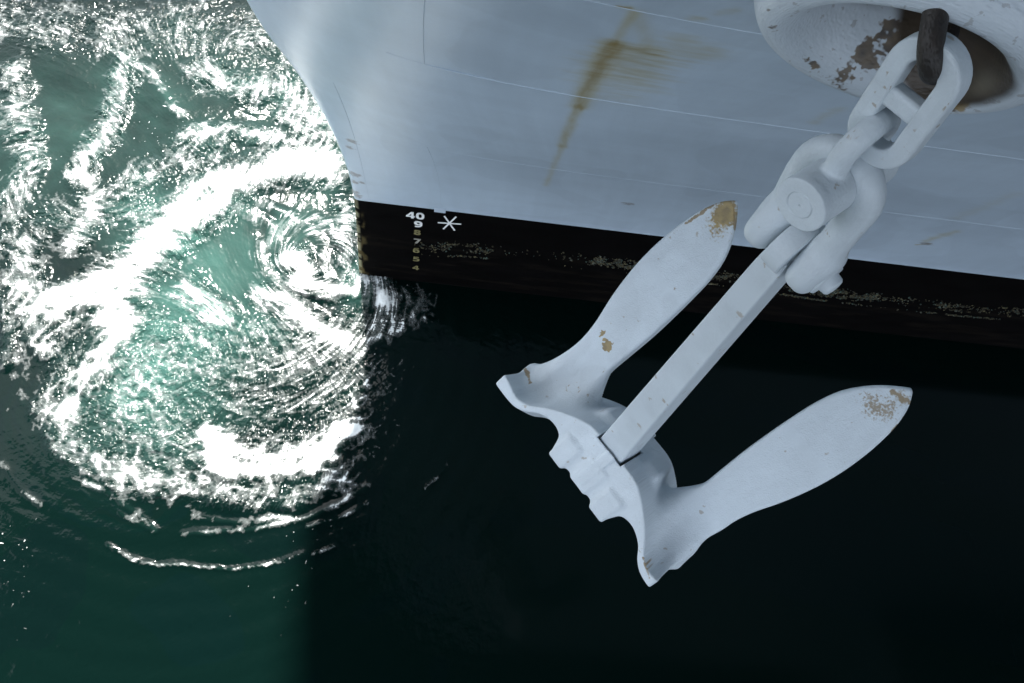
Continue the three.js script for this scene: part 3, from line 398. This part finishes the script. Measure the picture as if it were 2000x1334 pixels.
// ------------------------------------------------------------------ the hawse opening, a rounded bolster on the flare of the bow
{
  const out = V(0.21, 0, 0.978).normalize(), v = out.clone().multiplyScalar(Math.cos(BOL_TILT)).setY(-Math.sin(BOL_TILT)).add(V(-0.978, 0, 0.21).multiplyScalar(BOL_FWD)).normalize(), c = aO.clone().addScaledVector(aA, BOL_AT[0] * UNIT).addScaledVector(aN, BOL_AT[2] * UNIT).add(V(0, BOL_AT[1] * UNIT, 0));
  const sx = V(0.978, 0, -0.21).addScaledVector(v, -V(0.978, 0, -0.21).dot(v)).normalize(), sz = new THREE.Vector3().crossVectors(sx, v).normalize(), B = new THREE.Matrix4().makeBasis(sx, v, sz).setPosition(c);
  const prof = new THREE.CatmullRomCurve3([[1.7, -2.6], [1.25, -1.8], [0.92, -1.1], [0.78, -0.6], [0.73, -0.3], [0.706, -0.12], [0.65, -0.025], [0.576, 0], [0.505, -0.03], [0.445, -0.11], [0.395, -0.25], [0.355, -0.45], [0.34, -0.7]].map(([r, z]) => V(r, z, 0))).getPoints(60).map(p => new THREE.Vector2(p.x, p.y));
  prof.forEach(p => p.multiplyScalar(BOL_SIZE)); const NP = prof.length - 1;
  const at = (u, t) => { const a = u * 2 * Math.PI, k = clamp(t * NP, 0, NP), i = Math.min(NP - 1, k | 0), r = lerp(prof[i].x, prof[i + 1].x, k - i), y = lerp(prof[i].y, prof[i + 1].y, k - i); const sk = r > 0.577 ? -0.15 * Math.max(0, -y) : 0; return V(Math.cos(a) * r + sk, y, Math.sin(a) * r).applyMatrix4(B); };
  const bol = gridGeo(120, 72, (i, j) => at(i / 120, j / 72), (i, j) => [i / 120, j / 72]); { const n = bol.attributes.normal; for (let j = 0; j <= 72; j++) { const a = j * 121, b = a + 120, q = V(n.getX(a) + n.getX(b), n.getY(a) + n.getY(b), n.getZ(a) + n.getZ(b)).normalize(); n.setXYZ(a, q.x, q.y, q.z); n.setXYZ(b, q.x, q.y, q.z); } }
  const mesh = part('hawse_bolster', bol, new THREE.MeshPhysicalMaterial({ roughness: 0.42, side: THREE.DoubleSide, bumpMap: castBump, bumpScale: 0.006 }), ship, 'swollen rounded lip of the hawse opening, paint worn to rust where the chain rubs, shade painted into its throat'); mesh.updateMatrixWorld(true);
  const caster = new THREE.Raycaster(), hitAt = (x, y) => { caster.set(V(0, CAM_H, 0), ray(x, y).normalize()); const h = caster.intersectObject(mesh)[0]; return h ? h.point : null; };
  const wear = [[[1500, 20], [1508, 45], [1516, 62]], [[1530, 78], [1548, 98]], [[1560, 112], [1575, 125], [1590, 132]], [[1745, 50], [1720, 72], [1700, 92], [1682, 112]], [[1690, 105], [1668, 122], [1655, 140]], [[1660, 150], [1645, 168], [1638, 180]], [[1735, 85], [1705, 120], [1690, 140]], [[1870, 190], [1845, 205], [1820, 226]], [[1915, 130], [1895, 160], [1870, 185]]].map((l, k) => [l.map(p => hitAt(...p)).filter(Boolean), k < 3 ? 0.05 : k < 7 ? 0.075 : 0.1, k < 3 ? 0.75 : 1.05]);
  const streak = [[[1898, 170], [1890, 190], [1875, 212]], [[1838, 212], [1830, 222]]].map(l => [l.map(p => hitAt(...p)).filter(Boolean), 0.03, 0.9]);
  const near = (p, [L, w, k]) => { let m = 9; for (let i = 0; i < L.length; i++) { const a = L[i], b = L[Math.min(i + 1, L.length - 1)], d = b.clone().sub(a), t = clamp(p.clone().sub(a).dot(d) / (d.lengthSq() + 1e-9)); m = Math.min(m, p.distanceTo(a.clone().addScaledVector(d, t)) / w); } return m > 3 ? 0 : k * Math.exp(-m * m * 0.7); };
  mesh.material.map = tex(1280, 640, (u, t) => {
    const p = at(u, t), x = p.dot(sx) * 1.0, y = p.dot(v) + p.dot(sz) * 0.7, g = 1 + 0.1 * (fbm(x * 4 + 9, y * 4 + 30, 4) - 0.5) + 0.04 * (noise(x * 110, y * 110) - 0.5); let c = [0.58 * g, 0.64 * g, 0.69 * g], r = 0, s = 0;
    for (const W of wear) r = Math.max(r, near(p, W)); for (const W of streak) s = Math.max(s, near(p, W));
    const n1 = ridge(x * 7 + 3, y * 7 + 8, 4), rr = sstep(0.5, 0.62, r * 0.62 + 0.9 * (n1 - 0.62) + 0.2 * (noise(x * 60, y * 60) - 0.5)), dk = noise(x * 26, y * 26);
    const fleck = sstep(0.72, 0.76, fbm(x * 30 + 2, y * 30 + 9, 4)) * 0.35; for (let q = 0; q < 3; q++) { c[q] = lerp(c[q], lerp([0.2, 0.145, 0.085][q], [0.075, 0.055, 0.04][q], dk), Math.max(rr * 0.93, fleck)); c[q] = lerp(c[q], [0.3, 0.2, 0.06][q], sstep(0.3, 0.7, s + 0.4 * (noise(x * 20, y * 40) - 0.5)) * 0.85); }
    const rustAndShade = sstep(0.86, 0.93, t + 0.26 * sstep(0.1, 0.9, Math.cos(u * 2 * Math.PI)) + 0.06 * (fbm(x * 5, y * 5, 3) - 0.5)); for (let q = 0; q < 3; q++) c[q] = lerp(c[q], [0.048, 0.034, 0.022][q] * (0.3 + n1 * 1.3), rustAndShade);  // rust-brown throat with the shade of the recess put into its colour
    return c;
  }, { srgb: true });
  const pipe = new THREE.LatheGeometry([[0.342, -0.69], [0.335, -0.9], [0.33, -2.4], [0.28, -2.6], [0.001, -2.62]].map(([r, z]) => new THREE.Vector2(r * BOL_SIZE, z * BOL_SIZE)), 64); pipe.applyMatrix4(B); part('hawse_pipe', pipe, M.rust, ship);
}

// ------------------------------------------------------------------ the sea: wash and eddies off the bow
const SX0 = -13.6, SZ0 = -13.6, SW = 15.2, SD = 16.2;
const strokes = [                                      // run of the wash, its width in metres, how thick the foam lies; some runs stand for sun glints
  [[[650, 315], [560, 318], [470, 345], [400, 390], [340, 440], [290, 490], [230, 540], [170, 575], [120, 595]], 0.36, 1.12],
  [[[450, 375], [380, 430], [300, 500], [220, 580], [225, 640]], 0.34, 1.08], [[[540, 325], [640, 345]], 0.26, 1.12], [[[380, 565], [410, 600], [435, 620]], 0.26, 1.05], [[[230, 640], [200, 700], [150, 790], [120, 815]], 0.26, 0.9],
  [[[560, 505], [585, 500], [600, 530], [585, 550]], 0.2, 1.3], [[[610, 560], [650, 566], [695, 568]], 0.16, 1.15], [[[500, 395], [550, 415], [600, 440], [635, 480], [640, 540]], 0.1, 0.85], [[[520, 470], [560, 440], [610, 425], [655, 450], [680, 500]], 0.12, 0.7], [[[660, 400], [672, 440], [678, 500]], 0.16, 0.8],
  [[[530, 580], [590, 620], [640, 650], [688, 672]], 0.24, 0.95], [[[500, 480], [530, 540], [560, 580]], 0.12, 0.7], [[[440, 400], [500, 420], [540, 470]], 0.12, 0.65],
  [[[705, 545], [735, 555], [750, 585]], 0.24, 0.95], [[[690, 630], [750, 640], [810, 600]], 0.3, 0.66], [[[680, 676], [740, 662], [795, 632], [825, 585]], 0.1, 0.85], [[[700, 590], [760, 600], [790, 575]], 0.12, 0.7],
  [[[400, 855], [440, 900], [520, 925], [600, 905], [655, 872], [695, 830]], 0.2, 1.02], [[[420, 870], [520, 900], [620, 880]], 0.24, 0.95],
  [[[200, 700], [400, 770], [620, 740]], 1.1, 0.48], [[[180, 800], [350, 880], [560, 870]], 0.7, 0.5], [[[560, 650], [660, 700], [650, 800]], 0.6, 0.48], [[[300, 640], [450, 690], [600, 690]], 0.5, 0.48],  // lace here is partly sun glitter, put in as white foam
  [[[45, 480], [55, 560], [80, 640], [120, 720], [90, 790], [125, 870], [250, 930], [400, 958], [560, 965], [660, 925]], 0.24, 0.8],
  [[[0, 40], [150, 60], [300, 50], [450, 60], [560, 100]], 0.7, 0.5], [[[250, 110], [220, 200], [190, 280], [165, 340], [190, 400], [150, 470]], 0.22, 0.88], [[[20, 130], [40, 230], [60, 330], [20, 420]], 0.28, 0.66], [[[400, 140], [480, 180], [560, 165], [620, 230]], 0.34, 0.8],
  [[[345, 230], [310, 170], [280, 130]], 0.12, 0.75], [[[360, 272], [450, 262], [560, 275], [660, 265]], 0.16, 0.85], [[[200, 400], [300, 335], [420, 290]], 0.36, 0.6], [[[0, 480], [80, 440], [160, 420], [260, 400]], 0.45, 0.5], [[[560, 230], [600, 250], [655, 250]], 0.16, 0.8],
  [[[165, 940], [220, 965], [270, 1000], [305, 1032]], 0.045, 0.9], [[[355, 1040], [440, 1038], [530, 1028], [600, 1010], [660, 985], [720, 945]], 0.035, 0.9], [[[380, 1008], [460, 1020], [570, 1012]], 0.05, 0.85], [[[600, 1026], [660, 1012], [722, 980]], 0.02, 0.95],  // thin arcs: sun glints on ripples, painted as strands of foam
  [[[205, 1060], [260, 1090], [310, 1102], [380, 1108], [450, 1110], [520, 1105], [595, 1078]], 0.016, 0.9], [[[612, 1080], [650, 1065]], 0.02, 0.95], [[[236, 1000], [290, 1028]], 0.04, 0.85], [[[828, 956], [850, 935], [872, 908]], 0.014, 0.9], [[[715, 700], [714, 760], [690, 830]], 0.08, 0.62], [[[0, 900], [40, 950], [80, 985]], 0.03, 0.5], [[[30, 690], [40, 780], [70, 850]], 0.04, 0.45],
  [[[0, 560], [20, 640], [10, 700]], 0.2, 0.55], [[[700, 760], [680, 830], [640, 880]], 0.12, 0.7],
].map(([p, w, k]) => [p.map(q => onWater(...q)), w, k]);
const murk = [[[[340, 430], [420, 540], [350, 620], [300, 760], [420, 640]], 0.8, 0.8], [[[470, 420], [560, 470], [620, 400]], 0.5, 0.35], [[[60, 280], [300, 200], [560, 200]], 1.4, 0.25], [[[690, 540], [700, 570]], 0.3, 0.5]].map(([p, w, k]) => [p.map(q => onWater(...q)), w, k]);
const eddies = [[onWater(400, 650), 1.6, 1.5], [onWater(588, 518), -1.1, 0.45], [onWater(120, 330), 0.8, 0.9], [onWater(450, 120), -0.7, 0.9]];
const GN = 512, dens = new Float32Array(GN * GN), mur = new Float32Array(GN * GN), rough = new Float32Array(GN * GN), bx = new Float32Array(GN * GN), bz = new Float32Array(GN * GN);
function flow(x, z) { let u = 0, w = 0; for (const [[cx, cz], G, c] of eddies) { const dx = x - cx, dz = z - cz, r = dx * dx + dz * dz + c * c; u += -dz * G / r; w += dx * G / r; } return [u, w]; }
for (let j = 0; j < GN; j++) for (let i = 0; i < GN; i++) {
  const x = SX0 + (i + 0.5) / GN * SW, z = SZ0 + (j + 0.5) / GN * SD, k = j * GN + i;
  const wx = x + 0.4 * (fbm(x * 1.8 + 5, z * 1.8, 4) - 0.5), wz = z + 0.4 * (fbm(x * 1.8 + 50, z * 1.8 + 9, 4) - 0.5);
  let s = 0, t = 0, c = 0; const broken = 0.55 + 0.55 * sstep(0.36, 0.6, fbm(x * 2.4 + 31, z * 2.4 + 17, 3)); for (const [P, w, q0] of strokes) { const q = w < 0.12 ? q0 * broken : q0, thin = w < 0.12, d = segDist(thin ? x + (wx - x) * 0.35 : wx, thin ? z + (wz - z) * 0.35 : wz, P) / w; if (d < 3) { s = Math.max(s, q * Math.exp(-d * d * 0.6)) + 0.12 * q * Math.exp(-d * d * 0.5); if (w > 0.15) c = Math.max(c, q * Math.exp(-d * d * 0.5)); } }
  for (const [P, w, q] of murk) { const d = segDist(wx, wz, P) / w; if (d < 3) t = Math.max(t, q * Math.exp(-d * d * 0.6)); }
  dens[k] = s; mur[k] = t; rough[k] = c;
  let ax = x, az = z; for (let n = 0; n < 20; n++) { const f = flow(ax, az); ax -= f[0] * 0.11; az -= f[1] * 0.11; } bx[k] = ax; bz[k] = az;
}
function field(F, x, z) { const u = clamp((x - SX0) / SW * GN - 0.5, 0, GN - 1.001), w = clamp((z - SZ0) / SD * GN - 0.5, 0, GN - 1.001), i = u | 0, j = w | 0, a = u - i, b = w - j, k = j * GN + i; return lerp(lerp(F[k], F[k + 1], a), lerp(F[k + GN], F[k + GN + 1], a), b); }
// grain drawn out along the flow
const LN = 1024, seed = new Float32Array(LN * LN), lic = new Float32Array(LN * LN); { const r = rng(3); for (let i = 0; i < seed.length; i++) seed[i] = r(); }
for (let j = 0; j < LN; j++) for (let i = 0; i < LN; i++) {
  let s = 0; for (const dir of [-1, 1]) { let x = i, y = j; for (let n = 0; n < 12; n++) { const f = flow(SX0 + x / LN * SW, SZ0 + y / LN * SD), l = Math.hypot(f[0], f[1]) + 1e-6; x += dir * f[0] / l * 1.1; y += dir * f[1] / l * 1.1; s += seed[((y + LN) & (LN - 1)) * LN + ((x + LN) & (LN - 1))]; } }
  lic[j * LN + i] = clamp(0.5 + (s / 24 - 0.5) * 3.2);
}
function licAt(x, z) { const u = clamp((x - SX0) / SW * LN - 0.5, 0, LN - 1.001), w = clamp((z - SZ0) / SD * LN - 0.5, 0, LN - 1.001), i = u | 0, j = w | 0, a = u - i, b = w - j, k = j * LN + i; return lerp(lerp(lic[k], lic[k + 1], a), lerp(lic[k + LN], lic[k + LN + 1], a), b); }
const inSea = (x, z) => sstep(0, 0.8, Math.min(x - SX0, SX0 + SW - x, z - SZ0, SZ0 + SD - z));
function churn(x, z) { return clamp(0.08 + 0.92 * sstep(0.15, 0.6, field(rough, x, z)) + 0.08 * sstep(-6.5, -9.5, z) * sstep(1, -3, x)); }
const ringC = onWater(400, 640);
function swell(x, z) {                                  // height of the sea that the mesh itself carries
  if (inSea(x, z) <= 0) return 0;
  const c = churn(x, z), d = field(dens, x, z), ax = field(bx, x, z), az = field(bz, x, z), r = Math.hypot(x - ringC[0], z - ringC[1]), up = sstep(-5.5, -9, z);
  return inSea(x, z) * (0.16 * up * (fbm(ax * 0.45 + 3, az * 0.6 + 7, 2) - 0.5) + 0.1 * c * (ridge(ax * 1.6 + 9, az * 1.6, 3) - 0.5) + 0.05 * c * (fbm(x * 3 + 4, z * 3, 3) - 0.5) + 0.04 * c * (licAt(x, z) - 0.5) + 0.03 * Math.min(1, d)
    + 0.004 * sstep(3.0, 4, r) * sstep(8, 5, r) * Math.sin(r * 15 + 3 * fbm(x * 0.7, z * 0.7, 2)));
}
function foamGlintAt(x, z) {
  const d = field(dens, x, z), fleck = sstep(0.955, 0.98, noise(x * 22 + 7, z * 22 + 3)) * sstep(0.56, 0.68, fbm(x * 0.7 + 60, z * 0.7 + 13, 3)) * 0.8 * sstep(-1.8, -2.6, x) * 0.9; if (d < 0.04) return fleck;
  const ax = field(bx, x, z), az = field(bz, x, z);
  const v = 0.26 * ridge(ax * 1.7 + 2, az * 1.7 + 6, 2) + 0.42 * ridge(ax * 6 + x * 0.5 + 8, az * 6 + 3, 2) + 0.15 * ridge(x * 12 + 4, z * 14, 2) + 0.2 * licAt(x, z) + 0.08 * (fbm(x * 30, z * 30, 2) - 0.5) + 0.01;
  const th = d < 0.8 ? lerp(0.96, 0.71, d / 0.8) : lerp(0.71, 0.4, clamp((d - 0.8) / 0.5));
  return Math.max(fleck, (sstep(th - 0.02, th + (d > 0.8 ? 0.22 : 0.1), v) + 0.1 * sstep(th - 0.22, th, v)) / 1.1 * sstep(0.04, 0.25, d));
}
const TN = 2048;
const foamGlintTex = tex(TN, TN, (u, v) => { const q = foamGlintAt(SX0 + u * SW, SZ0 + v * SD); return [q, q, q]; });
const rip = tex(TN, TN, (u, v) => {
  const x = SX0 + u * SW, z = SZ0 + v * SD, c = churn(x, z), L = licAt(x, z);
  const q = 0.5 + inSea(x, z) * (c * (0.5 * (ridge(x * 5 + 2, z * 5 + 9, 3) - 0.5) + 0.24 * (fbm(x * 13, z * 13 + 5, 3) - 0.5) + 0.12 * (L - 0.5)) + 0.014 * (fbm(x * 9 + 8, z * 9 + 2, 2) - 0.5));
  return [q, q, q];
}, { float: true });
const seaMap = tex(1024, 1024, (u, v) => {
  const x = SX0 + u * SW, z = SZ0 + v * SD, m = field(mur, x, z), d = field(dens, x, z), n = fbm(field(bx, x, z) * 1.6 + 3, field(bz, x, z) * 1.6 + 7, 4);
  const b = clamp(m * (0.2 + 1.3 * n) * 0.8 + 0.16 * sstep(0.2, 1, d) * n), k = 0.92 + 0.16 * fbm(x * 0.5, z * 0.5 + 20, 3);
  return [lerp(0.0009 * k, 0.034, b), lerp(0.0047 * k, 0.09, b), lerp(0.0041 * k, 0.075, b)];
}, { srgb: true });
{
  const axis = (lo, n, step, far) => { const a = [], hi = lo + n * step; let s = step * 1.6, p = lo; const L = []; while (p > -far) { p -= s; s *= 1.55; L.unshift(p); } a.push(...L); for (let i = 0; i <= n; i++) a.push(lo + i * step); p = hi; s = step * 1.6; while (p < far) { p += s; s *= 1.55; a.push(p); } return a; };
  const xs = axis(SX0, 434, SW / 434, 3000), zs = axis(SZ0, 463, SD / 463, 3000);
  const sea = gridGeo(xs.length - 1, zs.length - 1, (i, j) => V(xs[i], swell(xs[i], zs[j]), zs[j]), (i, j, q) => [(q.x - SX0) / SW, (q.z - SZ0) / SD]);
  { const a = sea.index.array; for (let k = 0; k < a.length; k += 3) { const t = a[k]; a[k] = a[k + 1]; a[k + 1] = t; } sea.computeVertexNormals(); }
  const w = shade(new THREE.Mesh(sea, new THREE.MeshPhysicalMaterial({ map: seaMap, roughness: 0.11, ior: 1.33, specularIntensity: 0.4, bumpMap: rip, bumpScale: 0.11 })));
  w.name = 'water'; w.userData.kind = 'structure'; scene.add(w);
  // the foam, sun glints painted in with it, floats as a thin skin
  const NX = 434, NZ = 463, id = new Int32Array((NX + 1) * (NZ + 1)).fill(-1), p = [], uv = [], ix = [], nv = (i, j) => { const k = j * (NX + 1) + i; if (id[k] < 0) { const x = SX0 + i / NX * SW, z = SZ0 + j / NZ * SD; id[k] = p.length / 3; p.push(x, swell(x, z) + 0.012 + 0.02 * clamp(field(dens, x, z) - 0.5), z); uv.push(i / NX, j / NZ); } return id[k]; };
  const px = foamGlintTex.image.data; for (let j = 0; j < NZ; j++) for (let i = 0; i < NX; i++) { let any = false; for (let b = Math.floor(j / NZ * TN); b <= (j + 1) / NZ * TN && !any; b++) for (let a = Math.floor(i / NX * TN); a <= (i + 1) / NX * TN; a++) if (px[4 * (Math.min(b, TN - 1) * TN + Math.min(a, TN - 1))] > 12) { any = true; break; } if (!any) continue; const a = nv(i, j), b = nv(i + 1, j), c = nv(i + 1, j + 1), d = nv(i, j + 1); ix.push(a, c, b, a, d, c); }
  const g = new THREE.BufferGeometry(); g.setAttribute('position', new THREE.Float32BufferAttribute(p, 3)); g.setAttribute('uv', new THREE.Float32BufferAttribute(uv, 2)); g.setIndex(ix); g.computeVertexNormals();
  const f = shade(new THREE.Mesh(g, new THREE.MeshStandardMaterial({ color: new THREE.Color().setRGB(0.7, 0.74, 0.73), roughness: 0.85, alphaMap: foamGlintTex, transparent: true, bumpMap: rip, bumpScale: 0.06 })));
  f.name = 'foam_and_glints'; f.userData = { kind: 'stuff', label: 'white foam and lacy froth churning beside the bow, with sun glints painted in', category: 'foam' }; scene.add(f);
}
renderer.render(scene, camera);
